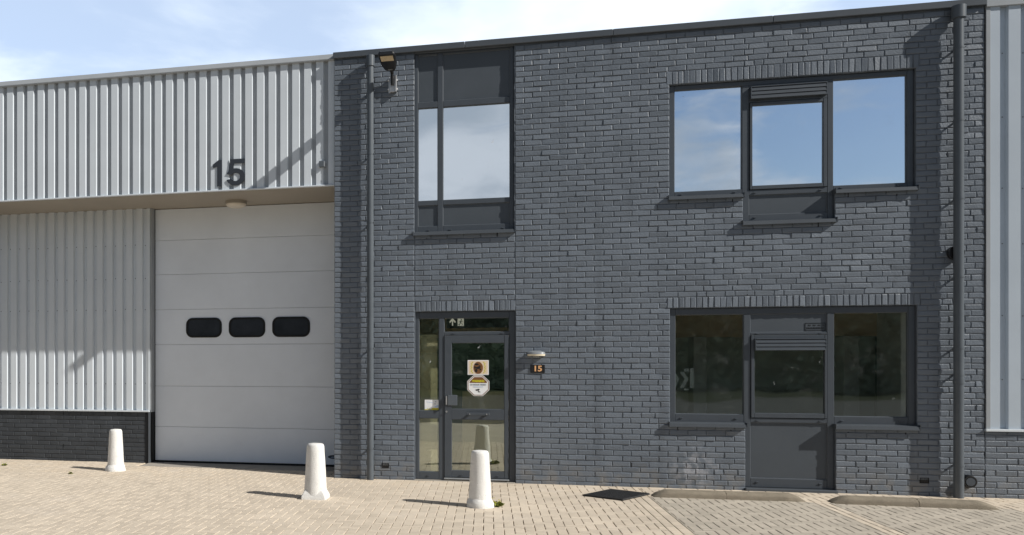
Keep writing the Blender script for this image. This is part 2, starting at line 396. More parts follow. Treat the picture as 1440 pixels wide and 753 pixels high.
YF, YB = .048, .115      # window frame front and back
def frame(bm, x0, x1, z0, z1, l, r, b, t, y0=YF, y1=YB, c=.004):
    """rectangular frame: outer rect, member widths left right bottom top"""
    box(bm, x0, x0+l, y0, y1, z0, z1, c); box(bm, x1-r, x1, y0, y1, z0, z1, c)
    box(bm, x0+l+.0005, x1-r-.0005, y0+.0015, y1, z0, z0+b, c); box(bm, x0+l+.0005, x1-r-.0005, y0+.0015, y1, z1-t, z1, c)
def pane(parent, x0, x1, z0, z1, m, y=.088, tilt=0.):
    bm = B(); box(bm, -(x1-x0)/2-.004, (x1-x0)/2+.004, -.003, .003, -(z1-z0)/2-.004, (z1-z0)/2+.004)
    o = obj('pane', bm, m, parent, loc=((x0+x1)/2, y, (z0+z1)/2)); o.rotation_euler = (tilt*.6, 0, tilt)
    return o
def panel(parent, x0, x1, z0, z1, y=.072):
    bm = B(); box(bm, x0-.004, x1+.004, y, y+.03, z0-.004, z1+.004)
    return obj('panel', bm, M['panel'], parent)
def sill(parent, x0, x1, z):
    """aluminium sill: sloping top with a folded nose"""
    bm = B()
    pr = [(.05, z+.034), (-.052, z+.014), (-.058, z-.030), (-.052, z-.030), (-.047, z+.006), (.05, z+.024)]
    a = [bm.verts.new((x0, y, zz)) for y, zz in pr]; b = [bm.verts.new((x1, y, zz)) for y, zz in pr]
    bm.faces.new(a[::-1]); bm.faces.new(b)
    for i in range(len(pr)): bm.faces.new((a[i], a[(i+1) % 6], b[(i+1) % 6], b[i]))
    box(bm, x0-.004, x0+.003, -.060, .045, z-.032, z+.037); box(bm, x1-.003, x1+.004, -.060, .045, z-.032, z+.037)
    return obj('sill', bm, M['coping'], parent)
def drains(parent, pts):
    for x, z in pts:
        bm = B(); box(bm, x-.02, x+.02, YF-.012, YF-.0005, z-.008, z+.006, .003); obj('drain_cap', bm, M['frame'], parent)
def louvre(parent, x0, x1, z0, z1, y=-.012, n=3):
    bm = B(); h = (z1-z0-.012)/n
    box(bm, x0, x0+.012, y, YF+.01, z0, z1, .002); box(bm, x1-.012, x1, y, YF+.01, z0, z1, .002)
    box(bm, x0+.0125, x1-.0125, y-.003, YF+.01, z1-.011, z1+.001, .002)
    for i in range(n):
        za = z0+i*h
        pr = [(y, za+.0015), (y-.001, za+.004), (y+.006, za+h-.005), (y+.014, za+h-.001), (YF, za+h-.001), (YF, za+.0015)]
        a = [bm.verts.new((x0+.0125, q, zz)) for q, zz in pr]; b = [bm.verts.new((x1-.0125, q, zz)) for q, zz in pr]
        bm.faces.new(a[::-1]); bm.faces.new(b)
        for k in range(6): bm.faces.new((a[k], a[(k+1) % 6], b[(k+1) % 6], b[k]))
    return obj('ventilation_grille', bm, M['frame'], parent)
def beads(parent, rects, m=None, y=.066, w=.006):
    """slim glazing beads around panes and panels"""
    bm = B()
    for x0, x1, z0, z1 in rects:
        frame(bm, x0-.003, x1+.003, z0-.003, z1+.003, w+.003, w+.003, w+.003, w+.003, y, y+.014, .0015)
    return obj('glazing_bead', bm, m or M['bead'], parent)

# ---- tall window
bm = B()
x0, x1, z0, z1 = 1.183, 2.582, 3.60, 6.208
box(bm, x0, 1.232, YF, YB, z0, z1, .004); box(bm, 2.528, x1, YF, YB, z0, z1, .004); box(bm, 1.514, 1.589, YF+.001, YB, z0+.002, z1-.002, .004)
for a, b in ((1.2325, 1.5135), (1.5895, 2.5275)):
    box(bm, a, b, YF+.002, YB, z0, 3.692, .004); box(bm, a, b, YF+.002, YB, 3.993, 4.063, .004)
    box(bm, a, b, YF+.002, YB, 5.415, 5.500, .004); box(bm, a, b, YF+.002, YB, 6.180, z1, .004)
tw = obj('window', bm, M['frame'], office); tw['label'] = 'tall window with blank panels above the entrance door'
R_ = []
for a, b in ((1.232, 1.514), (1.589, 2.528)):
    pane(tw, a, b, 4.063, 5.415, M['glass_up'], tilt=.0015 if a < 1.5 else -.001)
    panel(tw, a, b, 5.5, 6.18); panel(tw, a, b, 3.692, 3.993)
    R_ += [(a, b, 4.063, 5.415), (a, b, 5.5, 6.18), (a, b, 3.692, 3.993)]
beads(tw, R_); sill(tw, 1.172, 2.596, 3.578); drains(tw, [(1.38, 3.63), (1.69, 3.63), (2.43, 3.63)])

# ---- upper wide window
bm = B()
box(bm, 4.631, 4.704, YF, YB, 3.965, 5.486, .004); box(bm, 7.494, 7.571, YF, YB, 3.965, 5.486, .004)
box(bm, 5.548, 5.632, YF, YB, 3.59, 5.40, .004); box(bm, 6.574, 6.642, YF, YB, 3.59, 5.40, .004)
box(bm, 4.7045, 7.4935, YF+.0015, YB, 5.425, 5.486, .004)
box(bm, 4.7045, 5.5475, YF+.0015, YB, 3.965, 4.036, .004); box(bm, 6.6425, 7.4935, YF+.0015, YB, 3.965, 4.030, .004)
box(bm, 5.6325, 6.5735, YF+.0015, YB, 3.59, 3.690, .004); box(bm, 5.6325, 6.5735, YF+.0015, YB, 3.950, 4.02, .004)
box(bm, 5.6325, 6.5735, YF+.0015, YB, 5.190, 5.4245, .004)
box(bm, 5.548, 5.632, YF+.001, YB, 5.4005, 5.4245, .002); box(bm, 6.574, 6.642, YF+.001, YB, 5.4005, 5.4245, .002)
uw = obj('window', bm, M['frame'], office); uw['label'] = 'wide upper window reflecting blue sky'
pane(uw, 4.704, 5.548, 4.036, 5.425, M['glass_up'], tilt=.002)
pane(uw, 6.642, 7.494, 4.030, 5.425, M['glass_up'], tilt=-.0025)
bm = B(); frame(bm, 5.640, 6.566, 4.025, 5.186, .032, .042, .05, .04, YF-.012, YB-.02)
us = obj('casement', bm, M['frame'], uw)
pane(uw, 5.672, 6.524, 4.075, 5.146, M['glass_up'], y=.07, tilt=.004)
panel(uw, 5.632, 6.574, 3.690, 3.950)
beads(uw, [(4.704, 5.548, 4.036, 5.425), (6.642, 7.494, 4.030, 5.425), (5.632, 6.574, 3.690, 3.950)])
louvre(uw, 5.640, 6.556, 5.225, 5.392)
sill(uw, 4.615, 5.552, 3.945); sill(uw, 6.640, 7.585, 3.945); sill(uw, 5.535, 6.655, 3.570)
drains(uw, [(4.78, 4.0), (5.45, 4.0), (5.70, 3.985), (6.49, 3.985), (6.73, 4.0), (7.4, 4.0), (5.7, 3.65), (6.49, 3.65), (5.75, 5.205), (6.49, 5.205)])

# ---- ground floor wide window with its closed middle bay
bm = B()
box(bm, 4.640, 4.714, YF, YB, .892, 2.442, .004); box(bm, 7.507, 7.587, YF, YB, .892, 2.442, .004)
box(bm, 5.570, 5.650, YF, YB, .04, 2.358, .004); box(bm, 6.570, 6.652, YF, YB, .04, 2.358, .004)
box(bm, 4.7145, 7.5065, YF+.0015, YB, 2.3585, 2.442, .004)
box(bm, 4.7145, 5.5695, YF+.0015, YB, .892, 1.008, .004); box(bm, 6.6525, 7.5065, YF+.0015, YB, .892, .999, .004)
box(bm, 5.6505, 6.5695, YF+.0015, YB, .04, .160, .004); box(bm, 5.6505, 6.5695, YF+.0015, YB, .905, .965, .004); box(bm, 5.6505, 6.5695, YF+.0015, YB, 2.078, 2.112, .004)
gw = obj('window', bm, M['frame'], office); gw['label'] = 'wide dark ground floor window with closed middle bay'
pane(gw, 4.714, 5.570, 1.008, 2.3585, M['glass_low'], tilt=.001)
pane(gw, 6.652, 7.507, .999, 2.3585, M['glass_low'], tilt=-.001)
bm = B(); frame(bm, 5.656, 6.564, .97, 2.074, .041, .025, .063, .05, YF-.012, YB-.02)
obj('casement', bm, M['frame'], gw)
pane(gw, 5.697, 6.539, 1.033, 2.024, M['glass_low'], y=.07, tilt=.002)
panel(gw, 5.65, 6.57, 2.112, 2.3585); panel(gw, 5.65, 6.57, .160, .905)
beads(gw, [(4.714, 5.570, 1.008, 2.3585), (6.652, 7.507, .999, 2.3585), (5.65, 6.57, 2.112, 2.3585), (5.65, 6.57, .160, .905)])
louvre(gw, 5.694, 6.548, 1.868, 2.028)
sill(gw, 4.624, 5.585, .868); sill(gw, 6.640, 7.603, .868)
bm = B(); box(bm, 5.565, 6.665, -.06, .12, -.02, .036, .008); obj('sill', bm, M['coping'], gw)
drains(gw, [(4.79, .955), (5.47, .955), (5.735, .935), (6.49, .935), (6.74, .945), (7.42, .945), (5.73, .11), (6.49, .11), (5.73, 2.094), (6.49, 2.094)])
bm = B(); frame(bm, 6.315, 6.556, 2.128, 2.232, .006, .006, .006, .006, .066, .0715, .001)
for i in range(11):
    x = 6.335+i*.019
    box(bm, x, x+.009, .069, .0715, 2.150, 2.175); 
    if i % 3: box(bm, x, x+.011, .069, .0715, 2.192, 2.208)
obj('vent_plate', bm, M['gasket'], gw)

# ---- entrance
bm = B()
box(bm, 1.198, 1.245, YF, YB, .012, 2.443, .004); box(bm, 1.533, 1.606, YF, YB, .012, 2.350, .004)
box(bm, 2.519, 2.602, YF, YB, .012, 2.443, .004)
box(bm, 1.2455, 2.5185, YF+.0015, YB, 2.3505, 2.443, .004)
box(bm, 1.6065, 2.5185, YF+.0015, YB, 2.104, 2.150, .004)
box(bm, 1.2455, 1.5325, YF+.0015, YB, .012, .120, .004); box(bm, 1.2455, 1.5325, YF+.0015, YB, .900, 1.008, .004)
ef = obj('entrance_door', bm, M['frame'], office)
pane(ef, 1.245, 1.533, 1.008, 2.3505, M['glass_door']); pane(ef, 1.245, 1.533, .120, .900, M['glass_door'])
pane(ef, 1.606, 2.519, 2.150, 2.3505, M['glass_low'])
beads(ef, [(1.245, 1.533, 1.008, 2.3505), (1.245, 1.533, .120, .900), (1.606, 2.519, 2.150, 2.3505)])
bm = B()
fy, by = .036, .098
box(bm, 1.610, 1.712, fy, by, .052, 2.100, .004); box(bm, 2.452, 2.514, fy, by, .052, 2.100, .004)
box(bm, 1.7125, 2.4515, fy+.0015, by, .052, .150, .004); box(bm, 1.7125, 2.4515, fy+.0015, by, .888, 1.040, .004); box(bm, 1.7125, 2.4515, fy+.0015, by, 1.990, 2.100, .004)
obj('door_leaf', bm, M['frame'], ef)
pane(ef, 1.712, 2.452, .150, .888, M['glass_door'], y=.07); pane(ef, 1.712, 2.452, 1.040, 1.990, M['glass_door'], y=.07)
beads(ef, [(1.712, 2.452, .150, .888), (1.712, 2.452, 1.040, 1.990)], M['pipe'], y=.05, w=.004)
bm = B(); box(bm, 1.607, 2.517, -.012, .036, .028, .046, .004); obj('weather_bar', bm, M['lampmetal'], ef)
bm = B(); box(bm, 1.18, 2.60, -.03, .12, -.02, .009, .004); obj('door_sill', bm, M['slab'], ef)
bm = B()
box(bm, 1.930, 2.245, -.028, -.008, .950, .992, .005); box(bm, 1.955, 1.985, -.008, .0355, .958, .984, .002); box(bm, 2.19, 2.22, -.008, .0355, .958, .984, .002)
obj('pull_bar', bm, M['frame'], ef)
for x in (1.97, 2.205):
    bm = B(); cyl(bm, (x, -.028, .972), (x, -.033, .972), .008, n=10); obj('bolt_head', bm, M['steel'], ef)
bm = B(); box(bm, 1.660, 1.792, .022, .0355, 1.090, 1.240, .004)
obj('lock_plate', bm, M['pipe'], ef)
bm = B(); box(bm, 1.630, 1.648, -.012, .0355, 1.10, 1.225, .005); obj('door_handle', bm, M['steel'], ef)
bm = B(); cyl(bm, (1.64, .02, 1.0), (1.64, .036, 1.0), .013, n=14); obj('lock_cylinder', bm, M['steel'], ef)
drains(ef, [(1.38, .07), (1.74, 2.13), (2.42, 2.13)])
for x in (1.85, 2.36):
    bm = B(); box(bm, x-.02, x+.02, fy-.012, fy-.0005, .082, .096, .003); obj('drain_cap', bm, M['frame'], ef)

# ================================================================== WAREHOUSE (left)
ware = thing('warehouse_building', 'light grey ribbed metal warehouse with recessed roller door and dark brick plinth', 'warehouse', (-3, 0, 0))
WX = -3.0
def part(name, bm, m, parent, smooth=False):
    return obj(name, bm, m, parent, smooth)
def cladding(name, x0, x1, z0, z1, yf, pitch, crown, slope, depth, m, parent, phase=0., screws=()):
    """trapezoidal sheet: crown (outer face), slope in, valley, slope out; local coordinates to parent origin"""
    V = []; F = []; pts = []
    val = pitch-crown-2*slope
    x = x0-phase
    seq = [(0, 0), (crown, 0), (crown+slope, depth), (crown+slope+val, depth)]
    while x < x1+pitch:
        for dx, dy in seq: pts.append((x+dx, yf+dy))
        x += pitch
    def clip(pts):
        out = []
        for (a, b) in zip(pts, pts[1:]):
            (xa, ya), (xb, yb) = a, b
            if xb <= x0 or xa >= x1: continue
            t0 = max(0, (x0-xa)/(xb-xa)) if xb > xa else 0; t1 = min(1, (x1-xa)/(xb-xa)) if xb > xa else 1
            p = (xa+(xb-xa)*t0, ya+(yb-ya)*t0); q = (xa+(xb-xa)*t1, ya+(yb-ya)*t1)
            if not out: out.append(p)
            out.append(q)
        return out
    P_ = clip(pts)
    ox, oy = parent.location.x, parent.location.y
    for px, py in P_:
        V += [(px-ox, py-oy, z0), (px-ox, py-oy, z1)]
    for i in range(len(P_)-1): F.append((2*i, 2*i+2, 2*i+3, 2*i+1))
    nf = len(F); x = x0-phase
    while x < x1:
        xc = x+crown+slope+val/2
        if x0 < xc < x1:
            for z in screws:      # self-drilling screws in the valleys, part of the sheet
                zz = z+random.uniform(-.012, .012); n = len(V)
                for yy in (yf+depth, yf+depth-.006): V += [(xc-ox+.0075*math.cos(q*math.pi/3), yy-oy, zz+.0075*math.sin(q*math.pi/3)) for q in range(6)]
                F.append(tuple(range(n+6, n+12))); F += [(n+q, n+(q+1) % 6, n+6+(q+1) % 6, n+6+q) for q in range(6)]
        x += pitch
    o = raw(name, V, F, [m, M['screw']], parent)
    for q in range(nf, len(F)): o.data.polygons[q].material_index = 1
    return o
CL0 = -6.9
cladding('upper_cladding', CL0, -.055, 4.372, 6.235, .075, .1845, .108, .012, .048, M['cladding'], ware, phase=.03, screws=(4.62, 5.15, 5.62, 5.98))
def lbox(bm, x0, x1, y0, y1, z0, z1, c=0.): box(bm, x0+3.0, x1+3.0, y0, y1, z0, z1, c)
bm = B(); lbox(bm, CL0, -.004, .055, .12, 4.352, 4.371, .002); obj('bottom_flashing', bm, M['cladding'], ware)
bm = B(); lbox(bm, -.054, -.003, .070, .12, 4.372, 6.235, .002); obj('corner_flashing', bm, M['cladding'], ware)
bm = B()
xa = CL0
for xe in (-4.6, -2.3, -.004):
    pr = [(.034, 6.226), (.030, 6.240), (.062, 6.318), (.5, 6.318), (.5, 6.226)]
    a = [bm.verts.new((xa+3, y, z)) for y, z in pr]; b = [bm.verts.new((xe-.002+3, y, z)) for y, z in pr]
    bm.faces.new(a); bm.faces.new(b[::-1])
    for i in range(5): bm.faces.new((a[i], a[(i+1) % 5], b[(i+1) % 5], b[i]))
    xa = xe
obj('coping', bm, M['clad_coping'], ware)
bm = B(); lbox(bm, CL0, -.004, .111, .30, 4.373, 6.23); lbox(bm, CL0, -.004, .302, 9.9, 6.0, 6.2); obj('roof', bm, M['clad_coping'], ware)
bm = B(); lbox(bm, CL0, -.004, .121, 1.45, 4.346, 4.3715); obj('soffit', bm, M['soffit'], ware)
bm = B(); lbox(bm, CL0, -.004, 1.48, 9.9, 4.3, 4.34); lbox(bm, CL0, -.004, 9.7, 9.9, -.2, 5.99); lbox(bm, CL0-.2, CL0-.01, .302, 9.9, -.2, 5.99)
obj('rear_wall', bm, M['plinth'], ware)
# lower wall
LY = 1.13
cladding('lower_cladding', CL0, -3.425, .898, 4.344, LY, .1835, .105, .012, .048, M['cladding'], ware, phase=.035, screws=(1.35, 2.62, 3.15, 3.72))
bm = B(); lbox(bm, CL0, -3.392, LY-.03, LY+.08, .868, .897, .003); obj('bottom_flashing', bm, M['cladding'], ware)
bm = B(); lbox(bm, -3.4245, -3.385, LY-.006, LY+.045, .898, 4.344, .002); obj('corner_flashing', bm, M['cladding'], ware)
bm = B(); lbox(bm, -3.3845, -3.352, LY+.012, 1.34, .868, 4.344, .002); obj('jamb_lining', bm, M['jamb'], ware)
bm = B(); lbox(bm, CL0, -3.386, LY+.05, LY+.3, -.2, 4.343); obj('wall_core', bm, M['mortar'], ware)
pl = brickwork('plinth_wall', CL0, -3.46, [(CL0, -3.47, -.1, 2)], -.11, .865, [], [], LY+.004, M['plinth'], ware, tilt=.0012, relief=.008, seed=8)
for v in pl.data.vertices: v.co.x += 3.0
bm = B(); lbox(bm, CL0, -3.465, LY+.011, LY+.049, -.2, .864); obj('plinth_core', bm, M['plinth'], ware)
bm = B(); lbox(bm, -3.468, -3.415, LY-.004, LY+.06, -.2, .866, .002); lbox(bm, -3.379, -3.352, LY+.02, 1.34, -.2, .866, .002); obj('corner_post', bm, M['gasket'], ware)
bm = B(); lbox(bm, -3.414, -3.380, LY-.012, LY+.06, -.2, .866, .002); obj('corner_post', bm, M['pipe'], ware)
for x in (-5.0, -3.9):
    for z in (.80, .23):
        bm = B(); lbox(bm, x-.006, x+.006, LY+.002, LY+.010, z, z+.06); obj('weep_hole', bm, M['gasket'], ware)
# sectional door
DY = 1.27
sd = bpy.data.objects.new('sectional_door', None); COL.objects.link(sd); sd.parent = ware; sd.location = (0, 0, 0)
seams = [.035, .615, 1.311, 2.02, 2.619, 3.218, 3.804, 4.34]
for a, b in zip(seams, seams[1:]):
    bm = B(); lbox(bm, -3.345, -.004, DY, DY+.04, a+.002, b-.002, .004); obj('door_section', bm, M['door_panel'], sd)
bm = B(); lbox(bm, -3.345, -.004, DY-.004, DY+.035, -.03, .033, .003); lbox(bm, -3.352, -3.344, DY-.006, DY+.05, -.02, 4.34)
obj('bottom_seal', bm, M['gasket'], sd)
bm = B(); lbox(bm, -3.36, -.004, DY+.045, DY+.06, -.1, 4.34); obj('seam_backing', bm, M['jamb'], sd)
def rrect(cx, cz, w, h, r, n=6):
    pts = []
    for (sx, sz, a0) in ((1, 1, 0), (-1, 1, 90), (-1, -1, 180), (1, -1, 270)):
        for i in range(n+1):
            a = math.radians(a0+90*i/n); pts.append((cx+sx*(w/2-r)+r*math.cos(a), cz+sz*(h/2-r)+r*math.sin(a)))
    return pts
for xa, xb in ((-2.782, -2.148), (-2.022, -1.391), (-1.269, -.629)):
    cx = (xa+xb)/2+3; w = xb-xa
    bm = B(); o_ = rrect(cx, 2.303, w, .335, .115); i_ = rrect(cx, 2.303, w-.07, .265, .085)
    n = len(o_)
    rings = [[bm.verts.new((x, y, z)) for x, z in pts] for pts, y in ((o_, DY-.001), (o_, DY-.014), (i_, DY-.016), (i_, DY-.003))]
    for a, b in zip(rings, rings[1:]):
        for i in range(n): bm.faces.new((a[i], a[(i+1) % n], b[(i+1) % n], b[i]))
    wf = obj('window', bm, M['gasket'], sd)
    bm = B(); prism(bm, rrect(cx, 2.303, w-.06, .275, .09), DY-.006, DY-.001); obj('window_pane', bm, M['dark_pane'], sd)
bdg = thing('door_badge', 'small navy oval maker badge at the lower right corner of the roller door', 'badge', (-.20, DY-.001, .166))
def oval(rx, rz, n=28): return [(rx*math.cos(2*math.pi*i/n), rz*math.sin(2*math.pi*i/n)) for i in range(n)]
bm = B(); prism(bm, oval(.128, .035), -.004, 0); obj('plate', bm, M['navy'], bdg)
bm = B()
for k in range(9):    # illegible lettering strokes
    x = -.075+k*.018; h = (.010, .016, .010, .012, .018, .010, .012, .010, .014)[k]
    prism(bm, [(x, -.010), (x+.006, -.010), (x+.011, -.010+h), (x+.005, -.010+h)], -.0055, -.0042)
prism(bm, [(-.08, -.012), (.085, -.0145), (.085, -.011), (-.08, -.0095)], -.0055, -.0042)
obj('lettering', bm, M['blue'], bdg)

# ================================================================== RIGHT-HAND HALL
hall = thing('neighbouring_building', 'grey metal clad neighbouring hall cut off at the right edge of the photo', 'industrial building', (9.5, 0, 0))
cladding('metal_cladding', 8.395, 12.5, .87, 6.19, -.006, .2215, .130, .012, .048, M['hall_clad'], hall, phase=.025, screws=(1.5, 2.3, 3.2, 3.9, 4.8, 5.6))
def hbox(bm, x0, x1, y0, y1, z0, z1, c=0.): box(bm, x0-9.5, x1-9.5, y0, y1, z0, z1, c)
bm = B(); hbox(bm, 8.346, 8.394, -.012, .03, .87, 6.19, .002); obj('corner_flashing', bm, M['jamb'], hall)
bm = B(); hbox(bm, 8.335, 12.5, -.035, .05, .838, .869, .003); obj('bottom_flashing', bm, M['cladding'], hall)
bm = B(); hbox(bm, 8.343, 12.5, -.03, .36, 6.19, 6.285, .005); obj('coping', bm, M['clad_coping'], hall)
pl = brickwork('plinth_wall', 8.343, 12.5, [(8.343, 12.5, -.1, 2)], -.029, .836, [], [], 0., M['brick'], hall, seed=21)
for v in pl.data.vertices: v.co.x -= 9.5
bm = B(); hbox(bm, 8.343, 12.5, .0085, .3, -.2, .837); hbox(bm, 8.343, 12.5, .051, .3, .839, 6.18); obj('wall_core', bm, M['mortar'], hall)
bm = B(); hbox(bm, 8.343, 12.5, .302, 9.9, 5.9, 6.15); obj('roof', bm, M['asphalt'], hall)
bm = B(); hbox(bm, 12.3, 12.5, .302, 9.7, -.2, 5.89); hbox(bm, 8.343, 12.5, 9.72, 9.9, -.2, 5.89); obj('rear_wall', bm, M['mortar'], hall)

# ================================================================== DOWNPIPES
def downpipe(x, y, r, rc, ztop, clips, label, foot):
    t = thing('downpipe', label, 'downpipe', (x, y, 0), group='rainwater downpipes on the brick wall')
    bm = B(); cyl(bm, (0, 0, foot), (0, 0, ztop-.1), r, n=28); obj('pipe', bm, M['pipe'], t, True)
    bm = B(); cyl(bm, (0, 0, ztop-.155), (0, 0, ztop), rc, n=28); cyl(bm, (0, 0, ztop-.16), (0, 0, ztop-.156), rc-.006, n=28)
    box(bm, -.03, .03, .01, -y+.004, ztop-.11, ztop-.03)
    obj('collar', bm, M['pipe'], t, True)
    for z in clips:
        bm = B(); cyl(bm, (0, 0, z-.011), (0, 0, z+.011), r+.004, n=28)
        box(bm, -.01, .01, r-.004, -y+.004, z-.008, z+.008)
        cyl(bm, (r+.006, -.02, z), (r+.014, -.024, z), .008, n=8)
        obj('pipe_clip', bm, M['pipe'], t, True)
    return t
dpl = downpipe(.553, -.102, .049, .062, 6.185, (5.67, 4.753, 3.753, 1.919, .461), 'left dark grey downpipe between the roller door and the entrance', -.02)
dpr = downpipe(8.0, -.108, .055, .078, 6.20, (5.675, 4.759, 3.772, 2.785, 1.887, 1.55, .407), 'right dark grey downpipe beside the light metal cladding', -.02)
bm = B(); cyl(bm, (0, .04, 3.10), (0, .105, 3.10), .088, n=26); obj('wall_plate', bm, M['black'], dpr, True)
bm = B(); cyl(bm, (0, 0, 1.44), (0, 0, 1.49), .062, n=28); obj('joint_ring', bm, M['pipe'], dpr, True)

# ================================================================== FLOODLIGHT
fl = thing('floodlight', 'black floodlight on a galvanised bracket reaching out from the top of the brick wall', 'floodlight', (.868, 0, 5.80))
bm = B()
box(bm, -.035, .035, -.05, -.002, -.15, .08, .003)
box(bm, -.062, -.036, -.012, -.002, -.15, .07, .002); box(bm, .036, .062, -.07, -.002, -.15, .09, .002)
obj('bracket', bm, M['steel'], fl)
for x in (-.062, .064):
    for z in (-.10, .03):
        bm = B(); cyl(bm, (x, -.012, z), (x, -.026, z), .011, n=8); obj('bolt', bm, M['white'], fl)
bm = B(); cyl(bm, (0, -.06, -.05), (0, -.085, .12), .022, n=14); cyl(bm, (0, -.085, .12), (-.005, -.22, .135), .026, n=14); cyl(bm, (.0, -.052, -.03), (.0, -.075, .02), .012, n=10)
obj('stem', bm, M['black'], fl, True)
# head: tapered flat housing, lens end away from the wall
bm = B()
stations = [(-.19, .055, .110, .150), (-.27, .085, .108, .165), (-.44, .112, .116, .182), (-.68, .116, .128, .195), (-.77, .108, .134, .192), (-.785, .09, .140, .184)]
rings = []
for y, w, zb, zt in stations:
    rings.append([bm.verts.new((x-.008, y, z)) for x, z in ((-w*.92, zb), (w*.92, zb), (w, zb+.014), (w, zt-.02), (w*.8, zt), (-w*.8, zt), (-w, zt-.02), (-w, zb+.014))])
for a, b in zip(rings, rings[1:]):
    for i in range(8): bm.faces.new((a[i], a[(i+1) % 8], b[(i+1) % 8], b[i]))
bm.faces.new(rings[0]); bm.faces.new(rings[-1][::-1])
obj('head', bm, M['black'], fl)
def under(y): # underside height of the head
    for (ya, wa, za, _), (yb_, wb, zb, _) in zip(stations, stations[1:]):
        if yb_ <= y <= ya: return za+(zb-za)*(y-ya)/(yb_-ya)
    return .2
bm = B()
vs = [(-.095, -.745), (.079, -.745), (.079, -.58), (-.095, -.58)]
a = [bm.verts.new((x, y, under(y)-.006)) for x, y in vs]; b = [bm.verts.new((x, y, under(y)+.004)) for x, y in vs]
bm.faces.new(a); 
for i in range(4): bm.faces.new((a[i], a[(i+1) % 4], b[(i+1) % 4], b[i]))
obj('led_window', bm, M['led'], fl)
bm = B()
a = [bm.verts.new((x, y, under(y)-.003)) for x, y in ((-.04, -.28), (.025, -.28), (.025, -.24), (-.04, -.24))]; bm.faces.new(a)
obj('rating_label', bm, M['lampmetal'], fl)

# ================================================================== SMALL FITTINGS
wl = thing('wall_lamp', 'slim grey wall lamp with cream lens above the black number plate', 'wall lamp', (2.885, 0, 1.83))
bm = B()
half = [(.125*math.cos(math.radians(a)), -.12*math.sin(math.radians(a))**.6) for a in range(0, 181, 12)]
for z0_, z1_, s0, s1 in ((-.002, .022, 1.0, .96), (.022, .045, .96, .45)):
    A_ = [bm.verts.new((x*s0, y*s0, z0_)) for x, y in half]; B_ = [bm.verts.new((x*s1, y*s1, z1_)) for x, y in half]
    for i in range(len(half)-1): bm.faces.new((A_[i], A_[i+1], B_[i+1], B_[i]))
    bm.faces.new((A_[0], B_[0], B_[-1], A_[-1])); bm.faces.new(B_); bm.faces.new(A_[::-1])
obj('hood', bm, M['lampmetal'], wl, True)
bm = B()
A_ = [bm.verts.new((x*.98, y*.98, -.003)) for x, y in half]; B_ = [bm.verts.new((x*.95, y*.95, -.028)) for x, y in half]
for i in range(len(half)-1): bm.faces.new((A_[i], A_[i+1], B_[i+1], B_[i]))
bm.faces.new(A_); bm.faces.new(B_[::-1])
obj('lens', bm, M['cream_lens'], wl)
bm = B(); box(bm, -.04, .04, -.02, .0, -.05, -.029, .003); obj('back_plate', bm, M['lampmetal'], wl)

npl = thing('number_plate', 'small black house number plate with orange 15 beside the door', 'number plate', (2.904, 0, 1.62))
bm = B(); box(bm, -.098, .098, -.014, .002, -.058, .058, .004); obj('plate', bm, M['black'], npl)
text_mesh('numeral', '15', .108, M['orange'], npl, (0, -.0155, 0), bold=.0035, depth=.0012, width=.10)

# big 15 on the fascia
hn = thing('house_number', 'large dark 15 mounted on the ribbed metal above the roller door', 'house number', (-1.64, .074, 4.63))
bm = B()
prism(bm, [(-.118, -.203), (-.118, .203), (-.165, .203), (-.255, .135), (-.255, .085), (-.19, .098), (-.19, -.203)], -.014, -.001)
obj('numeral', bm, M['number'], hn)
# five: bar, stem and bowl as one ring of quads
bm = B()
out = [(.205, .203), (-.008, .203), (-.035, -.03)]
c5 = (.088, -.072); ro, ri = .133, .063
prism(bm, [(.225, .203), (.003, .203), (.003, .135), (.225, .135)], -.0140, -.001)
prism(bm, [(.003, .1345), (-.025, -.022), (.038, -.022), (.066, .1345)], -.0140, -.001)
def arc(r, a0, a1, n, sx=1.08): return [(c5[0]+r*sx*math.cos(math.radians(a0+(a1-a0)*i/n)), c5[1]+r*math.sin(math.radians(a0+(a1-a0)*i/n))) for i in range(n+1)]
ao = arc(ro, 158, -162, 26); ai = arc(ri, 150, -155, 26)
fr = [[bm.verts.new((x, -.0145, z)) for x, z in q] for q in (ao, ai)]; bk = [[bm.verts.new((x, -.0012, z)) for x, z in q] for q in (ao, ai)]
for i in range(26):
    bm.faces.new((fr[0][i], fr[0][i+1], fr[1][i+1], fr[1][i])); bm.faces.new((bk[0][i], bk[0][i+1], bk[1][i+1], bk[1][i]))
    bm.faces.new((fr[0][i], fr[0][i+1], bk[0][i+1], bk[0][i])); bm.faces.new((fr[1][i], fr[1][i+1], bk[1][i+1], bk[1][i]))
for e in (0, 26): bm.faces.new((fr[0][e], fr[1][e], bk[1][e], bk[0][e]))
obj('numeral', bm, M['number'], hn)

sb = thing('sensor_box', 'tiny dark grey sensor box on the metal cladding next to the brick corner', 'sensor', (-.192, .085, 4.68))
bm = B(); box(bm, -.045, .03, -.055, .0, -.045, .045, .004); obj('housing', bm, M['pipe'], sb)
bm = B(); box(bm, .031, .042, -.05, -.002, -.04, .04, .002); obj('side_cover', bm, M['lampmetal'], sb)

hn.scale = (1.06, 1, 1)
cl = thing('ceiling_light', 'round opal light on the soffit above the roller door', 'ceiling light', (-1.78, .88, 4.345))
bm = B(); cyl(bm, (0, 0, -.05), (0, 0, 0), .175, n=36); obj('base', bm, M['soffit'], cl, True)
bm = B(); lathe(bm, [(.05, -.105), (.11, -.098), (.15, -.082), (.165, -.06), (.165, -.0505)], n=36); obj('diffuser', bm, M['opal'], cl, True)

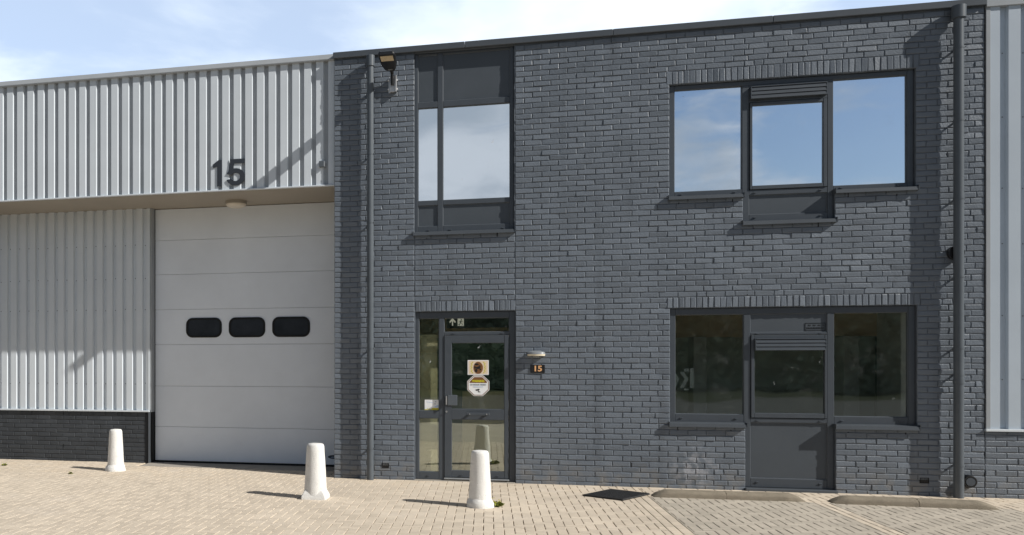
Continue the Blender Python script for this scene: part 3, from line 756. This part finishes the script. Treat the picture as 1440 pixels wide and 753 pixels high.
vc = thing('vent_cap', 'round dark vent cap low on the brick wall right of the downpipe', 'vent', (8.155, 0, .20))
bm = B(); lathe(bm, [(.078, 0.002), (.078, .05), (.072, .058), (.058, .058), (.055, .048)], n=30); bmesh.ops.rotate(bm, verts=bm.verts, cent=(0, 0, 0), matrix=Matrix.Rotation(math.radians(90), 3, 'X'))
obj('ring', bm, M['black'], vc, True)
bm = B(); cyl(bm, (0, -.0485, 0), (0, -.062, 0), .052, n=26); obj('disc', bm, M['frame'], vc, True)

def air_brick(x, z, label):
    t = thing('air_vent', label, 'air vent', (x, 0, z), group='small square air vents low in the brick wall')
    bm = B(); frame(bm, -.052, .052, -.036, .036, .008, .008, .008, .008, -.006, .01, .001); obj('vent_frame', bm, M['gasket'], t)
    bm = B(); box(bm, -.044, .044, .001, .009, -.028, .028); 
    for k in range(-1, 2): box(bm, -.043, .043, -.004, .0005, k*.018-.003, k*.018+.003)
    for k in range(-2, 3): box(bm, k*.018-.002, k*.018+.002, -.0035, .0, -.027, .027)
    obj('grid', bm, M['black'], t)
air_brick(.762, .20, 'small black air vent between the left downpipe and the door')
air_brick(7.668, .195, 'small black air vent under the window near the right downpipe')

# ---- stickers, posters, exit sign
st = thing('card_sticker', 'white card with yellow bottom edge stuck inside the narrow side light', 'sticker', (1.425, .083, 1.092))
bm = B(); box(bm, -.10, .10, -.001, 0, -.075, .075); obj('card', bm, M['white'], st)
bm = B(); box(bm, -.10, .10, -.0022, -.0012, -.075, -.064); box(bm, .0, .10, -.0022, -.0012, -.0638, -.044)
for x in (-.055, -.035): cyl(bm, (x, -.0012, -.05), (x, -.0022, -.05), .006, n=8)
obj('yellow_band', bm, M['yellow'], st)
bm = B(); prism(bm, [(.03, -.035), (.06, -.01), (.098, .0), (.098, -.035)], -.0022, -.0012); prism(bm, [(-.075, .042), (.02, .03), (.02, .036), (-.075, .048)], -.0022, -.0012)
obj('pale_print', bm, M['blue'], st)
bm = B()
for x, z in ((.05, .015), (.058, .045)): box(bm, x-.012, x+.012, -.0022, -.0012, z-.005, z+.005)
obj('small_print', bm, M['greytext'], st)

ps = thing('crest_poster', 'cream poster with dark brown emblem and yellow dots on the upper door glass', 'poster', (2.087, .063, 1.638))
bm = B(); box(bm, -.148, .148, -.001, 0, -.106, .106); obj('sheet', bm, M['white'], ps)
bm = B(); box(bm, -.135, .135, -.002, -.0012, -.095, .095); obj('field', bm, M['cream'], ps)
bm = B(); prism(bm, [(x*1, z-.005) for x, z in oval(.068, .088, 20)], -.003, -.0022); obj('emblem', bm, M['brown'], ps)
bm = B()
for cx, cz, rx, rz in ((-.022, .045, .03, .014), (.0, -.005, .036, .018), (-.028, -.045, .018, .026), (.02, .02, .018, .009), (-.045, .0, .012, .02), (.03, -.03, .012, .012)):
    prism(bm, [(cx+x, cz+z) for x, z in oval(rx, rz, 10)], -.004, -.0032)
obj('emblem_mark', bm, M['gasket'], ps)
bm = B()
for k in range(9):
    a = math.radians(115+k*16)
    for s in (1, -1):
        x = s*(-.035+.07*-math.cos(a)*-1) if False else s*(.078+.012*(k % 2))*1.0
        z = -.075+k*.0185
        x += s*.012*math.sin(k/8*math.pi)
        cyl(bm, (x, -.0022, z), (x, -.0034, z), .009, n=8)
obj('dot_wreath', bm, M['yellow'], ps)

os_ = thing('warning_sign', 'octagonal white and brown warning sticker below the poster on the door', 'sign', (2.088, .064, 1.378))
def octa(r, rz): return [(r*math.cos(math.radians(22.5+45*i))/math.cos(math.radians(22.5)), rz*math.sin(math.radians(22.5+45*i))/math.cos(math.radians(22.5))) for i in range(8)]
bm = B(); prism(bm, octa(.155, .150), -.001, 0); obj('plate', bm, M['white'], os_)
bm = B()
O1, O2 = octa(.147, .142), octa(.138, .133)
for i in range(8):
    j = (i+1) % 8; prism(bm, [O1[i], O1[j], O2[j], O2[i]], -.002, -.0012)
obj('border', bm, M['brown'], os_)
bm = B(); prism(bm, [(-.122, .038), (.122, .038), (.122, .055), (.056, .122), (-.056, .122), (-.122, .055)], -.0022, -.0012); obj('header_band', bm, M['brown'], os_)
text_mesh('lettering', 'WARNING', .045, M['yellow'], os_, (0, -.0032, .063), bold=.0022, depth=.0006, width=.175)
text_mesh('lettering', '24 HOUR VIDEO', .03, M['greytext'], os_, (0, -.0032, .012), bold=.0010, depth=.0006, width=.225)
text_mesh('lettering', 'SURVEILLANCE', .016, M['blue'], os_, (0, -.0032, -.018), bold=.0004, depth=.0006, width=.14)
bm = B()
prism(bm, [(-.04, -.058), (.012, -.046), (.022, -.062), (-.028, -.076)], -.0032, -.0014); prism(bm, [(-.006, -.072), (.006, -.070), (.012, -.092), (.002, -.094)], -.0032, -.0014); prism(bm, [(.002, -.086), (.03, -.086), (.03, -.095), (.002, -.095)], -.0032, -.0014)
obj('camera_icon', bm, M['gasket'], os_)

ex = thing('exit_sign', 'pale arrow and running man exit pictograms behind the glass over the door', 'exit sign', (1.78, .34, 2.305))
bm = B(); box(bm, -.15, .75, .0, .02, -.085, .085); obj('board', bm, M['gasket'], ex)
bm = B()
prism(bm, [(-.075, -.05), (-.075, .015), (-.105, -.01), (-.115, .008), (-.066, .062), (-.017, .008), (-.027, -.01), (-.057, .015), (-.057, -.05)], -.004, -.001)
obj('arrow', bm, M['exit'], ex)
bm = B(); box(bm, .008, .098, -.004, -.001, -.055, .058); obj('pictogram', bm, M['exit'], ex)
bm = B()
cyl(bm, (.062, -.0045, .038), (.062, -.0065, .038), .011, n=10)
for p in ([(.045, .022), (.07, .024), (.06, -.012), (.04, -.01)], [(.045, .02), (.025, .008), (.028, .0), (.05, .012)], [(.066, .02), (.088, .012), (.088, .004), (.068, .01)],
          [(.042, -.008), (.054, -.01), (.036, -.05), (.024, -.046)], [(.05, -.01), (.06, -.012), (.086, -.03), (.08, -.038)], [(.01, -.03), (.03, -.03), (.03, -.038), (.01, -.038)]):
    prism(bm, p, -.0065, -.0045)
obj('running_man', bm, M['in_dark'], ex)

dc = thing('window_decal', 'pale grey chevron and bar decal in the left ground floor pane', 'decal', (4.86, .13, 1.48))
bm = B()
prism(bm, [(-.075, .10), (-.02, .10), (.04, .0), (-.02, -.12), (-.075, -.12), (-.01, .0)], -.001, .001)
obj('chevron', bm, M['decal'], dc)
bm = B(); prism(bm, [(.058, .15), (.108, .155), (.104, -.12), (.056, -.12)], -.001, .001); obj('bar', bm, M['decal'], dc)
bm = B(); prism(bm, [(-.135, .09), (-.125, .09), (-.08, .0), (-.125, -.12), (-.135, -.12)], -.001, .001); prism(bm, [(-.02, .145), (.045, .145), (.045, .105), (-.02, .105)], -.001, .001); prism(bm, [(-.02, -.13), (.04, -.13), (.04, -.15), (-.02, -.15)], -.001, .001); obj('chevron', bm, M['decal'], dc)

# ================================================================== GROUND
def sheet(name, x0, x1, y0, y1, z, m):
    return struct(raw(name, [(x0, y0, z), (x1, y0, z), (x1, y1, z), (x0, y1, z)], [(0, 1, 2, 3)], m))
sheet('ground', -400, 400, -400, 400, -.06, M['verge'])
sheet('yard', -40, 45, -12.5, 14, -.02, M['joint'])
sheet('road', -120, 120, -32, -12.5, -.03, M['asphalt'])

W = .1035
STR = [(4.010, 4.215), (6.085, 6.255), (8.16, 8.33)]
def bay(x, y): return (4.215 < x and y < -.93-.02*(x-4.2))
rnd = random.Random(5)
def pavers(name, cells, m):
    V = []; F = []; var = []
    for (x0, x1, y0, y1, skip) in cells:
        n = len(V); g = .0032+rnd.uniform(-.0008, .0012); c = .004
        zs = [rnd.uniform(-.0022, .0022) for _ in range(4)]; v = rnd.random()
        cs = [(x0+g, y0+g), (x1-g, y0+g), (x1-g, y1-g), (x0+g, y1-g)]
        if x1-x0 < .02 or y1-y0 < .02: continue
        for x, y in cs: V.append((x, y, -.021))
        for (x, y), z in zip(cs, zs): V.append((x, y, z-.003))
        for (x, y), (sx, sy), z in zip(cs, ((1, 1), (-1, 1), (-1, -1), (1, -1)), zs): V.append((x+sx*c, y+sy*c, z))
        for k in range(4):
            k2 = (k+1) % 4
            F.append((n+k, n+k2, n+4+k2, n+4+k)); F.append((n+4+k, n+4+k2, n+8+k2, n+8+k)); var += [v, v]
        F.append((n+8, n+9, n+10, n+11)); var.append(v)
    return raw(name, V, F, m, None, var)
def herring(x0, x1, y0, y1):
    out = []
    i0 = int(x0/W)-2; i1 = int(x1/W)+2; j0 = int(y0/W)-2; j1 = int(y1/W)+2
    for i in range(i0, i1):
        for j in range(j0, j1):
            k = (i-j) % 4
            if k == 0: r = (i*W, (i+2)*W, j*W, (j+1)*W)
            elif k == 2: r = (i*W, (i+1)*W, (j-1)*W, (j+1)*W)
            else: continue
            a, b, c, d = max(r[0], x0), min(r[1], x1), max(r[2], y0), min(r[3], y1)
            if b-a > .02 and d-c > .02: out.append((a, b, c, d, 0))
    return out
tan = herring(-9.0, 4.010, -6.4, -.105) + herring(-9.0, -.004, -.105, .70)
tan += herring(-9.0, -3.46, .70, LY-.01)
x = 0.004
while x < 13: tan.append((x, x+2*W, -.105, -.006, 0)); x += 2*W
tan += herring(4.215, 13.0, -.90, -.105)
tan += herring(4.010, 4.215, -.90, -.105)
for a, b in STR:
    y = -.90; k = 0
    while y > -6.4:
        w = (b-a)/2
        tan.append((a, a+w, y-2*W, y, 0)); tan.append((a+w, b, y-2*W+W, y+(W if k else 0), 0)); y -= 2*W; k += 1
struct(pavers('paving', tan, M['paver']))
grey = herring(4.215, 6.085, -6.4, -.90) + herring(6.255, 8.16, -6.4, -.90) + herring(8.33, 13.0, -6.4, -.90)
struct(pavers('parking_bay', grey, M['paver_grey']))
far = [(-40, 45, -12.5, -6.4, 0), (-40, -9.0, -6.4, 14, 0), (13.0, 45, -6.4, 14, 0)]
bm = B()
for a, b, c, d, _ in far[1:]+[(-40, -6, -12.5, -6.4, 0), (10, 45, -12.5, -6.4, 0)]: box(bm, a, b, c, d, -.019, -.001)
struct(obj('outer_paving', bm, M['outer']))
bm = B(); box(bm, -6, 10, -12.5, -6.4, -.019, -.001); struct(obj('front_paving', bm, M['paver_grey']))
bm = B(); box(bm, -3.40, -.004, .70, 1.30, -.06, .004, .004); th = obj('threshold_slab', bm, M['slab']); struct(th)

# kerb stops
def kerb(x0, x1, ya, yb, xs, label):
    t = thing('parking_kerb', label, 'kerb', (x0, ya, 0), group='low rounded concrete parking kerbs')
    cuts = [0, xs-x0, x1-x0]
    L_ = x1-x0; rr = random.Random(int(x0*10))
    for a, b in zip(cuts, cuts[1:]):
        bm = B(); n = 14; rings = []; st_ = max(6, int((b-a)/.05))
        for s in range(st_+1):
            u = a+.0025+(b-a-.005)*s/st_
            e = min(u, L_-u); k = min(1, (max(e, .0)/.16))**.55 if e < .16 else 1
            hgt = .088*max(.12, k); wd = .122*(.80+.20*k)
            yc = (yb-ya)*u/L_
            rings.append([bm.verts.new((u+rr.uniform(-.002, .002), yc-wd*math.cos(math.pi*i/n), -.02+(hgt+.02)*max(0, math.sin(math.pi*i/n))**.40+rr.uniform(-.0025, .0025))) for i in range(n+1)])
        for p, q in zip(rings, rings[1:]):
            for i in range(n): bm.faces.new((p[i], p[i+1], q[i+1], q[i]))
        bm.faces.new(rings[0][::-1]); bm.faces.new(rings[-1])
        obj('kerb_stone', bm, M['kerb'], t, True)
kerb(4.27, 6.02, -.80, -.78, 5.12, 'left rounded concrete kerb stop below the wide ground floor window')
kerb(6.29, 7.99, -.84, -.93, 7.18, 'right rounded concrete kerb stop in front of the right downpipe')

# door mat with raised grid
dm = thing('rubber_mat', 'black ribbed rubber mat lying askew on the paving right of the door', 'mat', (3.83, -.87, .004), rz=math.radians(-34.5))
bm = B(); box(bm, -.27, .27, -.37, .37, 0, .010, .004); obj('mat_base', bm, M['mat'], dm)
bm = B()
for k in range(-18, 19): box(bm, -.262, .262, k*.02-.004, k*.02+.004, .0102, .0185)
for k in range(-13, 14): box(bm, k*.02-.003, k*.02+.003, -.362, .362, .0101, .0165)
obj('raised_grid', bm, M['mat_rib'], dm)

# bollards
def bollard(x, y, h, rt, rb, foot, label, seed):
    random.seed(seed)
    t = thing('bollard', label, 'bollard', (x, y, 0), group='white painted concrete bollards')
    bm = B()
    prof = [(rb, .0)]
    for k in range(0, 11): z = .05+(h-.09)*k/10; prof.append((rb+(rt-rb)*(z/h)**1.15, z))
    prof += [(rt*.985, h-.028), (rt*.93, h-.012), (rt*.80, h-.003), (rt*.45, h+.002), (.01, h+.003)]
    lathe(bm, prof, 40, jit=.008); obj('post', bm, M['bollard'], t, True)
    bm = B()
    if foot == 'square':
        vs = [(-.155, -.145), (.15, -.15), (.158, .14), (-.15, .15)]
        a = [bm.verts.new((p, q, -.01)) for p, q in vs]; b = [bm.verts.new((p, q, .042)) for p, q in vs]; c = [bm.verts.new((p*.74, q*.74, .115)) for p, q in vs]
        for r0, r1 in ((a, b), (b, c)):
            for i in range(4): bm.faces.new((r0[i], r0[(i+1) % 4], r1[(i+1) % 4], r1[i]))
        bm.faces.new(c)
        es = [e for e in bm.edges]; bmesh.ops.bevel(bm, geom=es, offset=.008, segments=2, affect='EDGES')
    else:
        n = 36; rs = []
        for r, z in ((foot, -.01), (foot, .012), (rb+.022, .05), (rb+.006, .085), (rb-.004, .10)):
            rs.append([bm.verts.new((r*(1+.06*math.sin(3*q+seed)*(r > rb+.02))*math.cos(q), r*(1+.05*math.cos(2*q+seed)*(r > rb+.02))*math.sin(q), z+random.uniform(-.004, .004))) for q in [2*math.pi*i/n for i in range(n)]])
        for p, q in zip(rs, rs[1:]):
            for i in range(n): bm.faces.new((p[i], p[(i+1) % n], q[(i+1) % n], q[i]))
    obj('foot', bm, M['bollard'], t, True)
bollard(-3.52, .05, .655, .098, .132, .165, 'white bollard in front of the dark brick plinth at far left', 3)
bollard(.108, -1.96, .690, .108, .145, 'square', 'white bollard on a square foot in front of the roller door', 5)
bollard(2.13, -2.14, .665, .102, .135, .158, 'white bollard in front of the glazed entrance door with a weed beside it', 9)
random.seed(4)

# weeds
def weed(x, y, n, r, h, label, flowers=0):
    t = thing('weed', label, 'weed', (x, y, 0), group='small weeds in the paving joints')
    V = []; F = []; var = []
    for k in range(n):
        a = random.uniform(0, 2*math.pi); d = random.uniform(.4, 1)*r; z = h*random.uniform(.4, 1)*(1-.4*d/r); w = random.uniform(.005, .010)
        ca, sa = math.cos(a), math.sin(a); i = len(V)
        V += [(ca*.006-sa*w*.4, sa*.006+ca*w*.4, -.01), (ca*.006+sa*w*.4, sa*.006-ca*w*.4, -.01), (ca*d*.55+sa*w, sa*d*.55-ca*w, z), (ca*d, sa*d, z*.75), (ca*d*.55-sa*w, sa*d*.55+ca*w, z)]
        F.append((i, i+1, i+2, i+3, i+4)); var.append(random.random())
    raw('leaves', V, F, M['weed'], t, var)
    if flowers:
        V = []; F = []
        for k in range(flowers):
            a = random.uniform(0, 2*math.pi); d = random.uniform(.2, 1)*r; z = h*random.uniform(.5, 1.1); c = Vector((d*math.cos(a), d*math.sin(a), z)); i = len(V)
            for q in range(6): V.append(tuple(c+Vector((.010*math.cos(q), .010*math.sin(q*1.05), .004*math.sin(q*2)))))
            F.append(tuple(range(i, i+6)))
        raw('flowers', V, F, M['weed_dry'], t)
weed(2.325, -2.10, 60, .10, .085, 'low leafy weed with yellow flowers at the foot of the door bollard', 9)
weed(-5.60, .24, 26, .07, .05, 'tiny yellow green weed at the far left edge by the plinth', 4)
weed(-4.02, -.50, 22, .05, .045, 'tiny weed left of the bollard by the plinth', 2)

# hedge across the road: only met as the dark green reflection in the ground floor glass
hd = thing('hedge', 'dense dark green hedge across the road, seen reflected in the ground floor glass', 'hedge', (0, -46, 0))
rh = random.Random(9); V = []; F = []; var = []
for k in range(30000):
    x = rh.uniform(-45, 60); z = rh.uniform(0, 1); top = 7.6+.8*math.sin(x*.45)+.5*math.sin(x*1.3+1)
    z = z*top; y = rh.uniform(-.6, 1.1)*(1-.3*z/top); s = rh.uniform(.14, .32); i = len(V)
    a = rh.uniform(0, 6.28); b = rh.uniform(-1, 1)
    u = Vector((math.cos(a), math.sin(a)*.6, b*.5)).normalized()*s; w = Vector((-math.sin(a)*.4, .4, rh.uniform(.3, 1))).normalized()*s
    c = Vector((x, y, z)); V += [tuple(c-u), tuple(c-w*.5), tuple(c+u), tuple(c+w)]; F.append((i, i+1, i+2, i+3)); var.append(rh.random())
raw('foliage', V, F, M['leaf'], hd, var)
bm = B(); box(bm, -45, 60, -2.2, -1.0, 0, 6.2); obj('core', bm, M['leaf'], hd)

# ================================================================== SKY, SUN
S = Vector((1, -.335, .765)).normalized()     # towards the sun
el = math.asin(S.z); az = math.atan2(S.x, S.y)
w = bpy.data.worlds.new('World'); sc.world = w; w.use_nodes = True
nt = w.node_tree; N = nt.nodes; L = nt.links
bg = N['Background']; bg.inputs['Strength'].default_value = .125
sky = N.new('ShaderNodeTexSky'); sky.sky_type = 'NISHITA'; sky.sun_disc = False
sky.sun_elevation = el; sky.sun_rotation = az; sky.air_density = 1.0; sky.dust_density = 1.2; sky.ozone_density = 1.2
tc = N.new('ShaderNodeTexCoord'); sp = N.new('ShaderNodeSeparateXYZ'); L.new(tc.outputs['Generated'], sp.inputs[0])
mx = N.new('ShaderNodeMath'); mx.operation = 'MAXIMUM'; mx.inputs[1].default_value = 0.0; L.new(sp.outputs['Z'], mx.inputs[0])
ad = N.new('ShaderNodeMath'); ad.inputs[1].default_value = .22; L.new(mx.outputs[0], ad.inputs[0])
dv = N.new('ShaderNodeVectorMath'); dv.operation = 'DIVIDE'
cb = N.new('ShaderNodeCombineXYZ')
for i in range(3): L.new(ad.outputs[0], cb.inputs[i])
L.new(tc.outputs['Generated'], dv.inputs[0]); L.new(cb.outputs[0], dv.inputs[1])
mp = N.new('ShaderNodeMapping'); mp.inputs['Location'].default_value = (0.567, 19.1435, 3.4536); L.new(dv.outputs[0], mp.inputs[0])
n1 = N.new('ShaderNodeTexNoise'); n1.inputs['Scale'].default_value = 1.35; n1.inputs['Detail'].default_value = 8; n1.inputs['Roughness'].default_value = .52; n1.inputs['Distortion'].default_value = .35
L.new(mp.outputs[0], n1.inputs['Vector'])
rp = N.new('ShaderNodeMapRange'); rp.interpolation_type = 'SMOOTHSTEP'; rp.inputs[1].default_value = .45; rp.inputs[2].default_value = .58
L.new(n1.outputs['Fac'], rp.inputs[0])
n2 = N.new('ShaderNodeTexNoise'); n2.inputs['Scale'].default_value = 2.4; n2.inputs['Detail'].default_value = 5
L.new(mp.outputs[0], n2.inputs['Vector'])
cr = N.new('ShaderNodeMix'); cr.data_type = 'RGBA'; cr.inputs[6].default_value = (4.7, 5.1, 5.5, 1); cr.inputs[7].default_value = (7.4, 7.5, 7.6, 1)
n2r = N.new('ShaderNodeMapRange'); n2r.interpolation_type = 'SMOOTHSTEP'; n2r.inputs[1].default_value = .38; n2r.inputs[2].default_value = .60; L.new(n2.outputs['Fac'], n2r.inputs[0]); L.new(n2r.outputs[0], cr.inputs[0])
skm = N.new('ShaderNodeMix'); skm.data_type = 'RGBA'; L.new(rp.outputs[0], skm.inputs[0]); L.new(sky.outputs[0], skm.inputs[6]); L.new(cr.outputs[2], skm.inputs[7])
# high sky is deep and dim, the low sky bright: hazy to the north, blue with clouds to the south
def ramp(sock, a, b, lo, hi):
    g = N.new('ShaderNodeMapRange'); g.interpolation_type = 'SMOOTHSTEP'
    for k, q in zip((1, 2, 3, 4), (a, b, lo, hi)): g.inputs[k].default_value = q
    L.new(sock, g.inputs[0]); return g.outputs[0]
north = ramp(sp.outputs['Y'], .35, .75, .27, 1.28); south = ramp(sp.outputs['Y'], -.90, -.76, .43, 0.)
sm = N.new('ShaderNodeMath'); L.new(north, sm.inputs[0]); L.new(south, sm.inputs[1])
hz = N.new('ShaderNodeMix'); hz.data_type = 'RGBA'; L.new(ramp(sp.outputs['Y'], .3, .8, 0., .42), hz.inputs[0]); tn = N.new('ShaderNodeVectorMath'); tn.operation = 'MULTIPLY'; L.new(skm.outputs[2], tn.inputs[0]); tn.inputs[1].default_value = (.94, 1.0, 1.09)
L.new(tn.outputs[0], hz.inputs[6]); hz.inputs[7].default_value = (6.5, 7.4, 8.6, 1)
sv = N.new('ShaderNodeVectorMath'); sv.operation = 'SCALE'; L.new(hz.outputs[2], sv.inputs[0]); L.new(sm.outputs[0], sv.inputs['Scale'])
L.new(sv.outputs[0], bg.inputs['Color'])
ld = bpy.data.lights.new('sun', 'SUN'); ld.energy = 5.0; ld.angle = math.radians(.53); ld.color = (1, .965, .905)
so = bpy.data.objects.new('sun', ld); COL.objects.link(so); so.rotation_euler = (-S).to_track_quat('-Z', 'Y').to_euler(); so.location = (20, -10, 20)

# ================================================================== CAMERA
cd = bpy.data.cameras.new('camera'); co = bpy.data.objects.new('camera', cd); COL.objects.link(co)
co.location = (2.212, -12.502, 1.69); co.rotation_euler = (math.radians(90), 0, math.radians(13.134))
cd.sensor_fit = 'HORIZONTAL'; cd.sensor_width = 36; cd.lens = 30.0
cd.shift_x = (720-405)/1440; cd.shift_y = (512-376.5)/1440
cd.clip_start = .05; cd.clip_end = 2000
sc.camera = co
sc.view_settings.view_transform = 'Standard'; sc.view_settings.look = 'None'; sc.view_settings.exposure = 0
sc.render.resolution_x = 1024; sc.render.resolution_y = 535
